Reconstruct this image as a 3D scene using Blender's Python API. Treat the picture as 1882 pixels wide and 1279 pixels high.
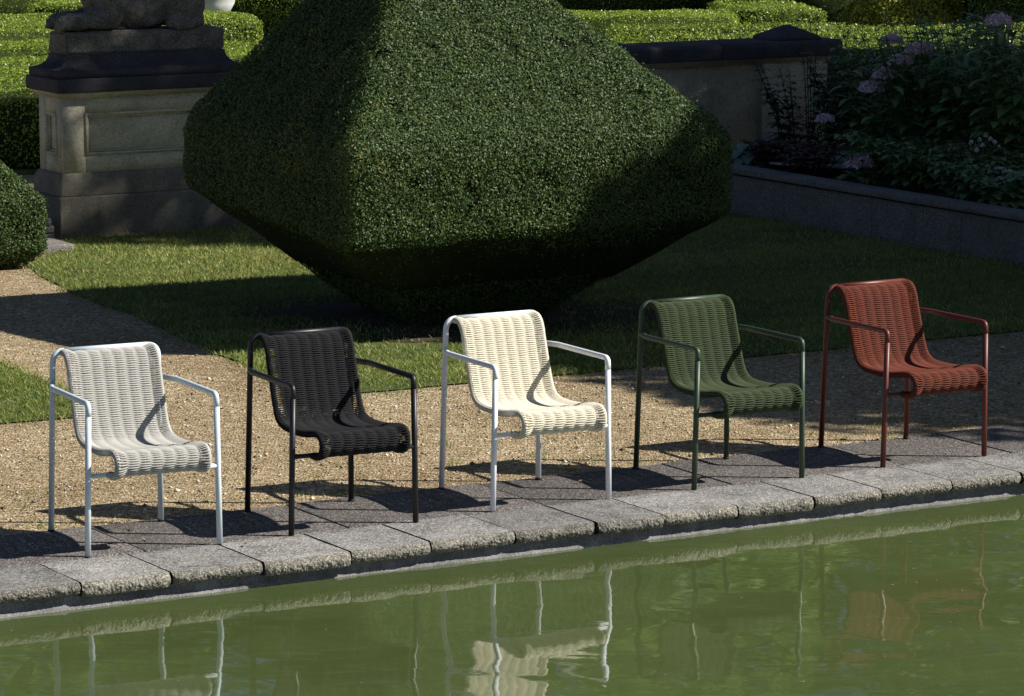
import bpy, bmesh, math, random
import numpy as np
from mathutils import Vector, Matrix, noise

random.seed(7); RNG = np.random.default_rng(7)
SC = bpy.context.scene
for o in list(bpy.data.objects): bpy.data.objects.remove(o)
R = math.radians
# ---------------------------------------------------------------- camera
PITCH, CAMH, FPX = R(8.7369), 3.2994, 6913.13
cd = bpy.data.cameras.new('camera'); cam = bpy.data.objects.new('camera', cd)
SC.collection.objects.link(cam); SC.camera = cam
cd.sensor_width = 36; cd.lens = FPX/1882*36; cd.clip_start = .5; cd.clip_end = 3000
cam.location = (0, 0, CAMH); cam.rotation_euler = (R(90)-PITCH, 0, 0)
# ---------------------------------------------------------------- sky and sun
SUN_AZ, SUN_EL = R(-4), R(39)           # azimuth from +x, anticlockwise
SUND = Vector((math.cos(SUN_EL)*math.cos(SUN_AZ), math.cos(SUN_EL)*math.sin(SUN_AZ), math.sin(SUN_EL)))
wd = bpy.data.worlds.new('World'); SC.world = wd; wd.use_nodes = True
nt = wd.node_tree; nt.nodes.clear()
sky = nt.nodes.new('ShaderNodeTexSky'); sky.sky_type = 'NISHITA'; sky.sun_disc = False; sky.air_density = .6; sky.dust_density = .4; sky.ozone_density = 1.0
sky.sun_elevation = SUN_EL; sky.sun_rotation = R(90)-SUN_AZ
bg = nt.nodes.new('ShaderNodeBackground'); bg.inputs[1].default_value = .05
wo = nt.nodes.new('ShaderNodeOutputWorld')
nt.links.new(sky.outputs[0], bg.inputs[0]); nt.links.new(bg.outputs[0], wo.inputs[0])
sl = bpy.data.lights.new('sun', 'SUN'); sl.energy = 5.0; sl.angle = R(.5); sl.color = (1, .95, .86)
so = bpy.data.objects.new('sun', sl); SC.collection.objects.link(so)
so.rotation_euler = SUND.to_track_quat('Z', 'Y').to_euler(); so.location = (20, -5, 30)
SC.view_settings.view_transform = 'Standard'; SC.view_settings.look = 'None'
SC.view_settings.exposure = .5; SC.view_settings.gamma = 1
SC.cycles.max_bounces = 6; SC.cycles.transparent_max_bounces = 8

# ---------------------------------------------------------------- frames of reference
TH = R(30.409); ES = Vector((math.cos(TH), math.sin(TH), 0)); ET = Vector((-math.sin(TH), math.cos(TH), 0))
ORG = Vector((0, 16.158, 0))
def W(s, t, z=0): return ORG + ES*s + ET*t + Vector((0, 0, z))     # s along the pool edge, t away from the pool
def at(px, py, Y):
    a = (px-941)/FPX; b = (639.5-py)/FPX
    d = Vector((a, math.cos(PITCH)+b*math.sin(PITCH), b*math.cos(PITCH)-math.sin(PITCH)))
    return d*(Y/d.y)+Vector((0, 0, CAMH))
def gd(px, py, z=0):
    a = (px-941)/FPX; b = (639.5-py)/FPX
    d = Vector((a, math.cos(PITCH)+b*math.sin(PITCH), b*math.cos(PITCH)-math.sin(PITCH)))
    return d*((z-CAMH)/d.z)+Vector((0, 0, CAMH))

# ---------------------------------------------------------------- materials
class NT:
    def __init__(s, name):
        s.m = bpy.data.materials.new(name); s.m.use_nodes = True; s.t = s.m.node_tree; s.t.nodes.clear()
        s.out = s.n('OutputMaterial'); s.co = s.n('TexCoord').outputs['Object']
    def n(s, kind, **kw):
        x = s.t.nodes.new('ShaderNode'+kind)
        for k, v in kw.items():
            if k.startswith('_'): setattr(x, k[1:], v)
            else:
                i = x.inputs[int(k[1:])] if k[0] == 'i' and k[1:].isdigit() else x.inputs[k.replace('__', ' ')]
                if hasattr(v, 'is_output'): s.t.links.new(v, i)
                else: i.default_value = v
        return x
    def noise(s, scale, det=4, rough=.6, co=None, **kw):
        return s.n('TexNoise', Vector=co or s.co, Scale=scale, Detail=det, Roughness=rough, **kw).outputs[0]
    def ramp(s, fac, stops, interp='LINEAR'):
        x = s.n('ValToRGB', Fac=fac); cr = x.color_ramp; cr.interpolation = interp
        while len(cr.elements) < len(stops): cr.elements.new(.5)
        for e, (p, c) in zip(cr.elements, stops):
            e.position = p; e.color = (c, c, c, 1) if not hasattr(c, '__len__') else (*c, 1)
        return x.outputs[0]
    def mix(s, f, a, b, mode='MIX'):
        x = s.n('Mix', _data_type='RGBA', _blend_type=mode)
        for i, v in ((0, f), (6, a), (7, b)):
            if hasattr(v, 'is_output'): s.t.links.new(v, x.inputs[i])
            else: x.inputs[i].default_value = v if i == 0 else (*v, 1)
        return x.outputs[2]
    def math(s, op, a, b=0.0, c=None):
        x = s.n('Math', _operation=op)
        for i, v in enumerate((a, b) if c is None else (a, b, c)):
            if hasattr(v, 'is_output'): s.t.links.new(v, x.inputs[i])
            else: x.inputs[i].default_value = v
        return x.outputs[0]
    def bump(s, h, dist, strength=1.0, normal=None):
        kw = dict(Height=h, Distance=dist, Strength=strength)
        if normal is not None: kw['Normal'] = normal
        return s.n('Bump', **kw).outputs[0]
    def bsdf(s, col, rough=.6, normal=None, spec=.5, **kw):
        k = dict(Roughness=rough); k.update(kw)
        p = s.n('BsdfPrincipled', **k)
        p.inputs['Specular IOR Level'].default_value = spec
        if hasattr(col, 'is_output'): s.t.links.new(col, p.inputs['Base Color'])
        else: p.inputs['Base Color'].default_value = (*col, 1)
        if normal is not None: s.t.links.new(normal, p.inputs['Normal'])
        s.t.links.new(p.outputs[0], s.out.inputs[0]); return p

def mat_gravel():
    m = NT('gravel'); 
    v1 = m.n('TexVoronoi', Vector=m.co, Scale=58.0, Randomness=1.0); v2 = m.n('TexVoronoi', Vector=m.co, Scale=120.0)
    g1 = m.n('SeparateColor', i0=v1.outputs['Color']).outputs[0]; g2 = m.n('SeparateColor', i0=v2.outputs['Color']).outputs[0]
    c1 = m.ramp(g1, [(0, (.06, .045, .03)), (.2, (.26, .2, .12)), (.6, (.45, .355, .225)), (.85, (.58, .485, .34)), (1, (.95, .9, .8))])
    c2 = m.ramp(g2, [(0, (.05, .04, .025)), (.3, (.33, .255, .15)), (.8, (.50, .405, .26)), (1, (.85, .78, .65))])
    c = m.mix(.38, c1, c2)
    big = m.noise(.9, 5); c = m.mix(m.ramp(big, [(.35, 0), (.7, .8)]), c, (.62, .57, .52), 'MULTIPLY')
    fine = m.noise(9, 3, .7); c = m.mix(m.ramp(fine, [(.4, .0), (.75, .6)]), c, (.74, .7, .66), 'MULTIPLY')
    c = m.mix(1.0, c, (1.04, 1.0, .91), 'MULTIPLY')
    mossn = m.math('MULTIPLY', m.ramp(m.noise(1.7, 4), [(.55, 0), (.72, 1)]), m.ramp(m.noise(30, 3), [(.5, 0), (.62, .55)]))
    c = m.mix(mossn, c, (.13, .15, .05))
    h = m.math('ADD', m.math('MULTIPLY', v1.outputs['Distance'], -.6), m.math('MULTIPLY', v2.outputs['Distance'], -.3))
    m.bsdf(c, .85, m.bump(h, .016, 1.0), .25); return m.m
def mat_stone(name, lo, mid, hi, spot=(.55, .53, .48), spot_amt=.35, agg=220.0, stain=(.06, .055, .05), stain_amt=.4, rough=.85, bump=.004, lichen=.0, bigscale=2.2, per=False):
    m = NT(name)
    info = m.n('ObjectInfo'); co = m.n('VectorMath', _operation='ADD', i0=m.co, i1=m.n('CombineXYZ', X=m.math('MULTIPLY', info.outputs['Random'], 37.0)).outputs[0]).outputs[0]
    n1 = m.noise(bigscale, 7, .65, co); c = m.ramp(n1, [(.28, lo), (.5, mid), (.72, hi)])
    v = m.n('TexVoronoi', Vector=co, Scale=agg); g = m.n('SeparateColor', i0=v.outputs['Color']).outputs[0]
    c = m.mix(m.ramp(g, [(0, .55), (.35, .15), (.5, 0)]), c, stain)
    vf = m.n('TexVoronoi', Vector=co, Scale=agg*2.1); g3 = m.n('SeparateColor', i0=vf.outputs['Color']).outputs[0]
    c = m.mix(m.ramp(g3, [(.68, 0), (.86, spot_amt), (1, spot_amt)]), c, spot)
    n2 = m.noise(bigscale*2.1, 6, .7, co); c = m.mix(m.ramp(n2, [(.52, 0), (.72, stain_amt)]), c, stain)
    if lichen:
        l = m.math('MULTIPLY', m.ramp(m.noise(3.0, 4, .6, co), [(.42, 0), (.66, 1)]), m.ramp(m.noise(48, 6, .8, co), [(.5, 0), (.66, lichen)]))
        c = m.mix(l, c, (.56, .56, .52))
    if per:
        tv = m.n('Attribute', _attribute_name='tint').outputs['Fac']; c = m.mix(1.0, c, m.ramp(tv, [(0, (.74, .74, .74)), (.5, (.96, .95, .95)), (1, (1.12, 1.11, 1.09))]), 'MULTIPLY')
    h = m.math('ADD', m.math('MULTIPLY', v.outputs['Distance'], -.4), m.noise(45, 5, .7, co))
    m.bsdf(c, rough, m.bump(h, bump, .8), .3); return m.m
def mat_leaf(name, stops, rough=.42, spec=.5, trans=.25, nscale=1.2):
    m = NT(name); a = m.n('Attribute', _attribute_name='tint').outputs['Fac']
    c = m.ramp(a, stops)
    c = m.mix(m.ramp(m.noise(nscale, 4, .6), [(.35, 0), (.7, .45)]), c, tuple(x*.55 for x in stops[len(stops)//2][1]))
    p = m.bsdf(c, rough, None, spec)
    tr = m.n('BsdfTranslucent', Color=m.mix(.5, c, (.25, .4, .06), 'MULTIPLY') if False else c)
    mx = m.n('MixShader', Fac=trans); m.t.links.new(p.outputs[0], mx.inputs[1]); m.t.links.new(tr.outputs[0], mx.inputs[2])
    m.t.links.new(mx.outputs[0], m.out.inputs[0]); return m.m
def mat_plain(name, col, rough=.5, spec=.5, var=.12, scale=30.0, bump=.0):
    m = NT(name); n = m.noise(scale, 4, .6)
    c = m.mix(m.ramp(n, [(.3, 0), (.75, 1)]), tuple(x*(1-var) for x in col), tuple(min(1, x*(1+var)) for x in col))
    m.bsdf(c, rough, m.bump(n, bump) if bump else None, spec); return m.m

M = {}
M['gravel'] = mat_gravel()
M['slab'] = mat_stone('dark paving slab', (.055, .048, .046), (.085, .075, .071), (.125, .112, .104), (.42, .39, .36), .8, 100.0, (.05, .045, .045), .35, bump=.003, per=True)
M['coping'] = mat_stone('weathered coping stone', (.105, .10, .098), (.20, .194, .19), (.33, .322, .312), (.6, .59, .57), .7, 95.0, (.05, .045, .045), .75, bump=.004, lichen=.95, bigscale=3.4, per=True)
M['rough'] = mat_stone('exposed aggregate face', (.10, .095, .08), (.17, .16, .135), (.25, .237, .2), (.5, .48, .43), .7, 110.0, (.035, .032, .025), .6, bump=.006, bigscale=9, per=True)
M['poolwall'] = mat_stone('basin wall render', (.08, .077, .08), (.17, .165, .17), (.34, .33, .335), (.6, .6, .6), .3, 150.0, (.1, .095, .09), .5, bigscale=6)
M['planter'] = mat_stone('planter concrete', (.10, .09, .085), (.14, .128, .12), (.19, .175, .165), (.42, .40, .38), .7, 110.0, (.07, .06, .06), .4, lichen=.35)
M['cream'] = mat_stone('cream lime render', (.36, .325, .24), (.64, .59, .43), (.74, .69, .52), (.75, .72, .58), .12, 120.0, (.2, .185, .15), .35, bigscale=2.2, bump=.002)
M['wallrender'] = mat_stone('stained wall render', (.24, .21, .15), (.52, .46, .33), (.7, .63, .47), (.7, .64, .5), .25, 120.0, (.12, .105, .08), .55, bigscale=1.6)
M['plinth'] = mat_stone('stained render plinth', (.11, .10, .085), (.19, .172, .14), (.33, .30, .225), (.4, .36, .28), .3, 120.0, (.07, .062, .05), .4, bigscale=3)
M['darkcap'] = mat_stone('blackened stone', (.028, .027, .034), (.05, .048, .058), (.075, .073, .078), (.2, .19, .19), .3, 130.0, (.02, .02, .024), .3, bigscale=4)
M['statue'] = mat_stone('lichen grey statue stone', (.06, .055, .048), (.13, .12, .105), (.24, .225, .2), (.4, .38, .33), .45, 90.0, (.04, .036, .032), .45, bigscale=6, bump=.008)
M['soil'] = mat_stone('dark garden soil', (.035, .025, .018), (.06, .045, .032), (.1, .075, .05), (.2, .15, .1), .5, 50.0, (.02, .014, .01), .5, bump=.02)
M['lawnbase'] = mat_stone('turf soil', (.05, .07, .02), (.085, .11, .03), (.14, .14, .05), (.16, .13, .06), .3, 60.0, (.03, .026, .014), .4, bump=.01)
M['white stone'] = mat_plain('white painted stone', (.72, .72, .72), .6, .4, .12, 8)
M['pale gravel'] = mat_stone('pale grit', (.25, .245, .24), (.36, .355, .35), (.5, .49, .48), (.75, .73, .7), .6, 40.0, (.2, .19, .18), .4)
M['grass'] = mat_leaf('grass blade', [(0, (.09, .17, .03)), (.45, (.21, .30, .06)), (.75, (.38, .40, .11)), (1, (.68, .58, .26))], .5, .35, .35, .8)
M['yew'] = mat_leaf('topiary leaf', [(0, (.036, .07, .02)), (.5, (.068, .122, .03)), (.86, (.11, .17, .042)), (.97, (.15, .2, .055)), (1, (.3, .2, .06))], .5, .3, .15, 1.0)
M['yewcore'] = mat_plain('topiary inner twigs', (.018, .026, .01), .9, .1, .3, 12)
M['box'] = mat_leaf('box leaf', [(0, (.13, .21, .025)), (.5, (.28, .40, .05)), (.85, (.44, .55, .09)), (1, (.6, .62, .18))], .36, .5, .3, .6)
M['boxcore'] = mat_plain('box inner twigs', (.03, .045, .012), .9, .1, .3, 12)
M['treeleaf'] = mat_leaf('tree leaf', [(0, (.04, .08, .02)), (1, (.09, .15, .035))], .45, .5, .25)
M['limetree'] = mat_leaf('bright tree leaf', [(0, (.12, .22, .05)), (1, (.25, .36, .09))], .5, .4, .3)
M['bark'] = mat_plain('bark', (.11, .085, .06), .9, .2, .4, 14, .02)
M['bigleaf'] = mat_leaf('broad dark leaf', [(0, (.08, .16, .05)), (.6, (.16, .29, .09)), (1, (.29, .42, .16))], .45, .4, .2, 3)
M['hosta'] = mat_leaf('blue green leaf', [(0, (.13, .22, .17)), (1, (.28, .38, .32))], .45, .4, .2, 3)
M['redleaf'] = mat_leaf('dark red leaf', [(0, (.05, .012, .014)), (1, (.12, .03, .03))], .45, .4, .2, 3)
M['darkleaf'] = mat_leaf('blackish leaf', [(0, (.025, .04, .028)), (1, (.06, .075, .05))], .45, .4, .2, 3)
M['limeleaf'] = mat_leaf('soft green leaf', [(0, (.13, .25, .10)), (1, (.28, .42, .19))], .5, .4, .25, 3)
M['mauve'] = mat_leaf('mauve floret', [(0, (.6, .4, .5)), (1, (.95, .76, .84))], .7, .2, .25, 3)
M['pinkhead'] = mat_leaf('pale pink floret', [(0, (.5, .42, .36)), (1, (.75, .66, .58))], .7, .2, .25, 3)
M['bud'] = mat_leaf('white bud', [(0, (.6, .6, .55)), (1, (.8, .8, .75))], .7, .2, .1, 3)
M['yellowleaf'] = mat_leaf('golden leaf', [(0, (.16, .2, .02)), (.6, (.3, .32, .03)), (1, (.5, .42, .05))], .4, .5, .3, .8)
M['stem'] = mat_plain('green stem', (.05, .06, .03), .7, .3, .3, 20)
M['rubber'] = mat_plain('black glide', (.012, .012, .012), .5, .4, .1, 20)

def mat_water():
    m = NT('green pond water')
    mp = m.n('Mapping', Vector=m.co); mp.inputs['Scale'].default_value = (1.0, 1.0, 1.0)
    n1 = m.noise(1.7, 1, .4, mp.outputs[0], Distortion=.4); n2 = m.noise(6.5, 2, .5, mp.outputs[0], Distortion=.8)
    h = m.math('ADD', m.math('MULTIPLY', n1, 1.0), m.math('MULTIPLY', n2, .05))
    c = m.ramp(m.noise(.7, 5, .6), [(.3, (.058, .080, .025)), (.7, (.082, .108, .037))])
    mp2 = m.n('Mapping', Vector=m.co); mp2.inputs['Rotation'].default_value = (0, 0, -TH); mp2.inputs['Scale'].default_value = (1.2, 7.0, 1.0)
    film = m.ramp(m.noise(2.0, 7, .72, mp2.outputs[0], Distortion=1.6), [(.52, 0), (.75, .32)])
    c = m.mix(film, c, (.16, .195, .09))
    p = m.bsdf(c, .03, m.bump(h, .009, 1.0), .5); p.inputs['IOR'].default_value = 1.5
    return m.m
M['water'] = mat_water()

# ---------------------------------------------------------------- object helpers
COL = SC.collection
def link(name, me, mat, parent=None):
    o = bpy.data.objects.new(name, me); COL.objects.link(o)
    if mat is not None:
        if not isinstance(mat, (list, tuple)): mat = [mat]
        for x in mat: me.materials.append(x)
    if parent is not None: o.parent = parent
    return o
def tag(o, label=None, cat=None, group=None, kind=None):
    if label: o['label'] = label
    if cat: o['category'] = cat
    if group: o['group'] = group
    if kind: o['kind'] = kind
    return o
def thing(name, label, cat, loc=(0, 0, 0), rz=0.0, group=None):
    o = bpy.data.objects.new(name, None); COL.objects.link(o); o.empty_display_size = .2
    o.location = loc; o.rotation_euler = (0, 0, rz); return tag(o, label, cat, group)
def mesh_np(name, V, F, smooth=False, tint=None, mi=None):
    """V (n,3), F (m,k) with equal k"""
    me = bpy.data.meshes.new(name); V = np.asarray(V, np.float32); F = np.asarray(F, np.int32); k = F.shape[1]
    me.vertices.add(len(V)); me.vertices.foreach_set('co', V.ravel())
    me.loops.add(F.size); me.loops.foreach_set('vertex_index', F.ravel())
    me.polygons.add(len(F)); me.polygons.foreach_set('loop_start', np.arange(0, F.size, k, dtype=np.int32))
    me.polygons.foreach_set('loop_total', np.full(len(F), k, np.int32))
    if smooth: me.polygons.foreach_set('use_smooth', np.ones(len(F), bool))
    if mi is not None: me.polygons.foreach_set('material_index', np.asarray(mi, np.int32))
    if tint is not None:
        a = me.attributes.new('tint', 'FLOAT', 'FACE'); a.data.foreach_set('value', np.asarray(tint, np.float32))
    me.update(calc_edges=True); me.validate(); return me
class MB:
    def __init__(s): s.v = []; s.f = []; s.t = []
    def quad(s, a, b, c, d, t=0.5):
        i = len(s.v); s.v += [tuple(a), tuple(b), tuple(c), tuple(d)]; s.f.append((i, i+1, i+2, i+3)); s.t.append(t)
    def box(s, x0, y0, z0, x1, y1, z1):
        i = len(s.v); s.v += [(x, y, z) for z in (z0, z1) for x, y in ((x0, y0), (x1, y0), (x1, y1), (x0, y1))]
        s.f += [tuple(i+k for k in q) for q in ((3, 2, 1, 0), (4, 5, 6, 7), (0, 1, 5, 4), (1, 2, 6, 5), (2, 3, 7, 6), (3, 0, 4, 7))]; s.t += [.5]*6
    def loft(s, rings):        # rectangular rings (z, x0, x1, y0, y1)
        i0 = len(s.v)
        for z, x0, x1, y0, y1 in rings: s.v += [(x0, y0, z), (x1, y0, z), (x1, y1, z), (x0, y1, z)]
        for k in range(len(rings)-1):
            for j in range(4):
                a = i0+4*k+j; b = i0+4*k+(j+1) % 4; s.f.append((a, b, b+4, a+4)); s.t.append(.5)
        n = i0+4*(len(rings)-1); s.f += [(n, n+1, n+2, n+3), (i0+3, i0+2, i0+1, i0)]; s.t += [.5, .5]
    def tube(s, pts, rad, sides=8, cap=True):
        pts = [Vector(p) for p in pts]; n = len(pts); rad = rad if hasattr(rad, '__len__') else [rad]*n
        i0 = len(s.v); T0 = (pts[1]-pts[0]).normalized(); up = Vector((0, 0, 1)) if abs(T0.z) < .9 else Vector((1, 0, 0))
        N = (up-T0*up.dot(T0)).normalized()
        for i, p in enumerate(pts):
            T = (pts[min(i+1, n-1)]-pts[max(i-1, 0)]).normalized(); N = (N-T*N.dot(T)).normalized(); B = T.cross(N)
            for k in range(sides):
                a = 2*math.pi*k/sides; s.v.append(tuple(p+(N*math.cos(a)+B*math.sin(a))*rad[i]))
        for i in range(n-1):
            for k in range(sides):
                a = i0+i*sides+k; b = i0+i*sides+(k+1) % sides; s.f.append((a, b, b+sides, a+sides)); s.t.append(.5)
        if cap and sides in (4, 8, 10, 12):
            for base, rev in ((i0, True), (i0+(n-1)*sides, False)):
                ids = list(range(base, base+sides)); ids = ids[::-1] if rev else ids
                for k in range(1, sides-2, 2): s.f.append((ids[0], ids[k], ids[k+1], ids[k+2])); s.t.append(.5)
    def leaf(s, base, d, up, L, Wd, droop=.3, t=.5, seg=3):
        d = Vector(d).normalized(); up = Vector(up); side = d.cross(up); side = side.normalized() if side.length > 1e-4 else Vector((1, 0, 0)); up = side.cross(d).normalized()
        base = Vector(base); i0 = len(s.v)
        for k in range(seg+1):
            q = k/seg; c = base+d*(L*q*(1-.25*droop*q))-Vector((0, 0, 1))*(droop*L*q*q*.6); w = Wd*(math.sin(math.pi*min(1, q*.92+.06))**.8)*.5
            s.v += [tuple(c-side*w+up*w*.35), tuple(c+side*w+up*w*.35)]
        for k in range(seg): a = i0+2*k; s.f.append((a, a+1, a+3, a+2)); s.t.append(t)
    def build(s, name, mat, parent=None, smooth=False):
        return link(name, mesh_np(name, s.v, s.f, smooth, s.t), mat, parent)
def bevelled(o, w=.01, seg=2):
    bm = bmesh.new(); bm.from_mesh(o.data); bmesh.ops.remove_doubles(bm, verts=bm.verts, dist=1e-5)
    bmesh.ops.bevel(bm, geom=[e for e in bm.edges if len(e.link_faces) == 2 and e.calc_face_angle(0) > .5], offset=w, segments=seg, affect='EDGES', profile=.6)
    bm.to_mesh(o.data); bm.free(); return o
def fillet(P, r, n=6):
    P = [Vector(p) for p in P]; out = [P[0]]
    for i in range(1, len(P)-1):
        a, b, c = P[i-1], P[i], P[i+1]; u = (a-b).normalized(); v = (c-b).normalized()
        rr = r[i-1] if hasattr(r, '__len__') else r
        ang = u.angle(v); d = min(rr/math.tan(ang/2), .49*(a-b).length, .49*(c-b).length)
        p, q = b+u*d, b+v*d
        for k in range(n+1): t = k/n; out.append((1-t)**2*p+2*t*(1-t)*b+t*t*q)
    out.append(P[-1]); return out
def unit(A): return A/np.maximum(np.linalg.norm(A, axis=1, keepdims=True), 1e-9)
def fbm(P, f, seed=0.0):       # cheap smooth noise for point clouds, about -1..1
    x, y, z = P[:, 0]*f+seed, P[:, 1]*f-seed*1.7, P[:, 2]*f+seed*.6
    return (np.sin(x*1.3+np.sin(y*1.9+z))+np.sin(y*1.7+np.sin(z*1.4+x*.8))+np.sin(z*1.5+np.sin(x*1.1-y*1.6)))/3
def leaves(name, P, N, L, wid, mat, parent=None, tilt=.9, tint=None, lift=0.0):
    n = len(P); Nn = unit(N+tilt*RNG.normal(size=(n, 3))*.6); A = unit(np.cross(Nn, RNG.normal(size=(n, 3)))); B = np.cross(Nn, A)
    l = L*RNG.uniform(.7, 1.3, (n, 1)); w = l*wid
    V = np.stack([P-A*l*.5, P+B*w*.5+Nn*lift*l, P+A*l*.5, P-B*w*.5+Nn*lift*l], 1).reshape(-1, 3)
    F = np.arange(4*n).reshape(-1, 4)
    if tint is None: tint = RNG.random(n)
    return link(name, mesh_np(name, V, F, False, tint), mat, parent)
def sample_quads(V, F, n, weight=None):
    V = np.asarray(V, float); F = np.asarray(F); T = np.concatenate([F[:, [0, 1, 2]], F[:, [0, 2, 3]]])
    a, b, c = V[T[:, 0]], V[T[:, 1]], V[T[:, 2]]; cr = np.cross(b-a, c-a); ar = np.linalg.norm(cr, axis=1)/2
    if weight is not None: ar = ar*weight((a+b+c)/3)
    k = RNG.choice(len(T), n, p=ar/ar.sum()); r1 = np.sqrt(RNG.random((n, 1))); r2 = RNG.random((n, 1))
    return a[k]*(1-r1)+b[k]*r1*(1-r2)+c[k]*r1*r2, unit(cr[k])

# ================================================================ SETTING
def sheet(name, pts, z, mat, label, cut=0):
    me = bpy.data.meshes.new(name); bm = bmesh.new(); vs = [bm.verts.new((p[0], p[1], z)) for p in pts]; bm.faces.new(vs); bm.normal_update()
    if bm.faces[:][0].normal.z < 0: bmesh.ops.reverse_faces(bm, faces=bm.faces[:])
    bm.to_mesh(me); bm.free(); o = link(name, me, mat); return tag(o, label, None, None, 'structure')
def Wl(L): return [W(s, t) for s, t in L]
# ground: one sheet from the paving back to the horizon
sheet('ground', Wl([(-900, 1.02), (900, 1.02), (900, 1800), (-900, 1800)]), -.012, M['gravel'], 'sandy gravel ground running from the paving to the horizon')
WATER_Z = -.115
sheet('water', Wl([(-60, .10), (60, .10), (60, -60), (-60, -60)]), WATER_Z, M['water'], 'still green pool water mirroring the chairs')
# basin wall under the coping
def pool_wall():
    n = 700; V = []; F = []
    for i in range(n+1):
        s = -8+17*i/n
        for z, t in ((-.5, .027+.003*noise.noise((s*3.1, 4, 0))+.003*noise.noise((s*19, 4, 1))), (-.106+.003*noise.noise((s*4, 0, 0))+.003*noise.noise((s*21, 0, 0)), .027+.003*noise.noise((s*3.1, 4, 0))+.003*noise.noise((s*19, 4, 1))), (-.098+.007*noise.noise((s*5, 3, 0))+.006*noise.noise((s*30, 0, 5)), .040), (-.045, .046)):  # ragged ledge juts out so sunlight below the coping shadow reads as a pale streak
            V.append(tuple(W(s, t, z)))
    for i in range(n):
        for k in range(3): a = 4*i+k; F.append((a, a+4, a+5, a+1))
    o = link('pool_wall', mesh_np('pool_wall', V, F), M['poolwall'])
    tag(o, 'grey basin wall between coping and green water, ragged ledge shaped as a sunlit streak', 'wall')
pool_wall()
# coping stones and slabs are pavement
def paving():
    V = []; F = []; MI = []; TT = []
    joints = [-7.4, -7.0, -6.58, -6.17, -5.76, -5.35, -4.94, -4.52, -4.1, -3.7, -3.28, -2.88, -2.47, -2.05, -1.64, -1.218, -.8, -.405, .022, .435, .785, 1.193, 1.61, 1.99, 2.4, 2.81, 3.22, 3.63, 4.04, 4.45, 4.86, 5.3, 5.71, 6.12, 6.53, 6.94, 7.35, 7.76, 8.17, 8.6]
    rnd = random.Random(3)
    for s0, s1 in zip(joints[:-1], joints[1:]):
        g = rnd.uniform(.003, .007); a, b = s0+g, s1-g; n = 96; m = 12
        dz = rnd.uniform(-.003, .003); dt = rnd.uniform(-.012, .008); thick = rnd.uniform(.052, .064); off = rnd.random()*50; tone = rnd.random(); f0 = len(F)
        base = len(V)
        prof = []       # cross-section: top back, top, round front, underside
        prof.append((.447, -thick)); prof.append((.447, -.003)); prof.append((.442, 0))
        for k in range(1, 7): prof.append((.442-(.442-.008)*k/6, 0))
        for k in range(m+1):
            q = k/m; prof.append((-.004-.012*math.sin(math.pi*q), -.003-(thick-.006)*q))
        prof.append((.008, -thick)); prof.append((.2, -thick))
        np_ = len(prof)
        for i in range(n+1):
            s = a+(b-a)*i/n; endk = min(i, n-i)/n; er = .012*math.exp(-endk*26)
            for j, (t, z) in enumerate(prof):
                r = 0
                if j >= 8: 
                    r = min(1, (j-8)/3)*(.005*noise.noise((s*30+off, z*38, 1.3))+.0055*noise.noise((s*120+off, z*120, 4.1))) if 8 < j < np_-2 else .004*noise.noise((s*38+off, 0, 7))
                    t2 = t+dt-r+er*(1 if j < np_-1 else 0)
                else: t2 = t
                V.append(tuple(W(s, t2, z+dz+.0015*noise.noise((s*6+off, t*6, 0)))))
        for i in range(n):
            for j in range(np_-1):
                q = base+i*np_+j; F.append((q, q+np_, q+np_+1, q+1)); MI.append(1 if j >= 8 else 0)
        for i in (0, n):   # stone ends
            for j in range(2, np_-3):
                pass
        # end caps as strips to the top edge line
        for i, rev in ((0, False), (n, True)):
            r0 = base+i*np_
            lo = [r0+np_-1, r0+np_-2]+[r0+k for k in range(np_-3, 7, -1)]
            up = [r0+0, r0+1]+[r0+k for k in range(2, 9)]
            c = len(V); V.append(tuple(W(a if not rev else b, .2, -thick*.5)))
            ring = list(range(r0, r0+np_))
            for k in range(0, np_-2, 2):
                q = (c, ring[k], ring[k+1], ring[k+2]); F.append(q if rev else q[::-1]); MI.append(1)
        TT += [tone]*(len(F)-f0)
    o = link('pool_coping', mesh_np('pool_coping', V, F, False, TT, MI), [M['coping'], M['rough']])
    tag(o, 'weathered grey coping stones with rough broken front edges along the pool', None, None, 'structure')
    b = MB()
    js = [-7.6, -6.6, -5.6, -4.55, -3.55, -2.55, -1.55, -.565, .445, 1.46, 2.45, 3.1, 4.1, 5.1, 6.1, 7.1, 8.1, 9.1]
    for s0, s1 in zip(js[:-1], js[1:]):
        dz = rnd.uniform(-.003, .002); g = .005
        i = len(b.v); b.box(s0+g, .458, -.06, s1-g, 1.075+rnd.uniform(-.015, .015), -.001+dz)
        b.v[i:] = [tuple(W(*p)) for p in b.v[i:]]; b.t[-6:] = [rnd.random()]*6
    o = b.build('paving_slabs', M['slab']); bevelled(o, .004, 2)
    tag(o, 'dark grey paving slabs between coping and gravel', None, None, 'structure')
    sheet('paving_bed', Wl([(-60, .07), (60, .07), (60, 1.03), (-60, 1.03)]), -.03, M['soil'], 'dark joint bed below the paving slabs')
paving()

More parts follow.
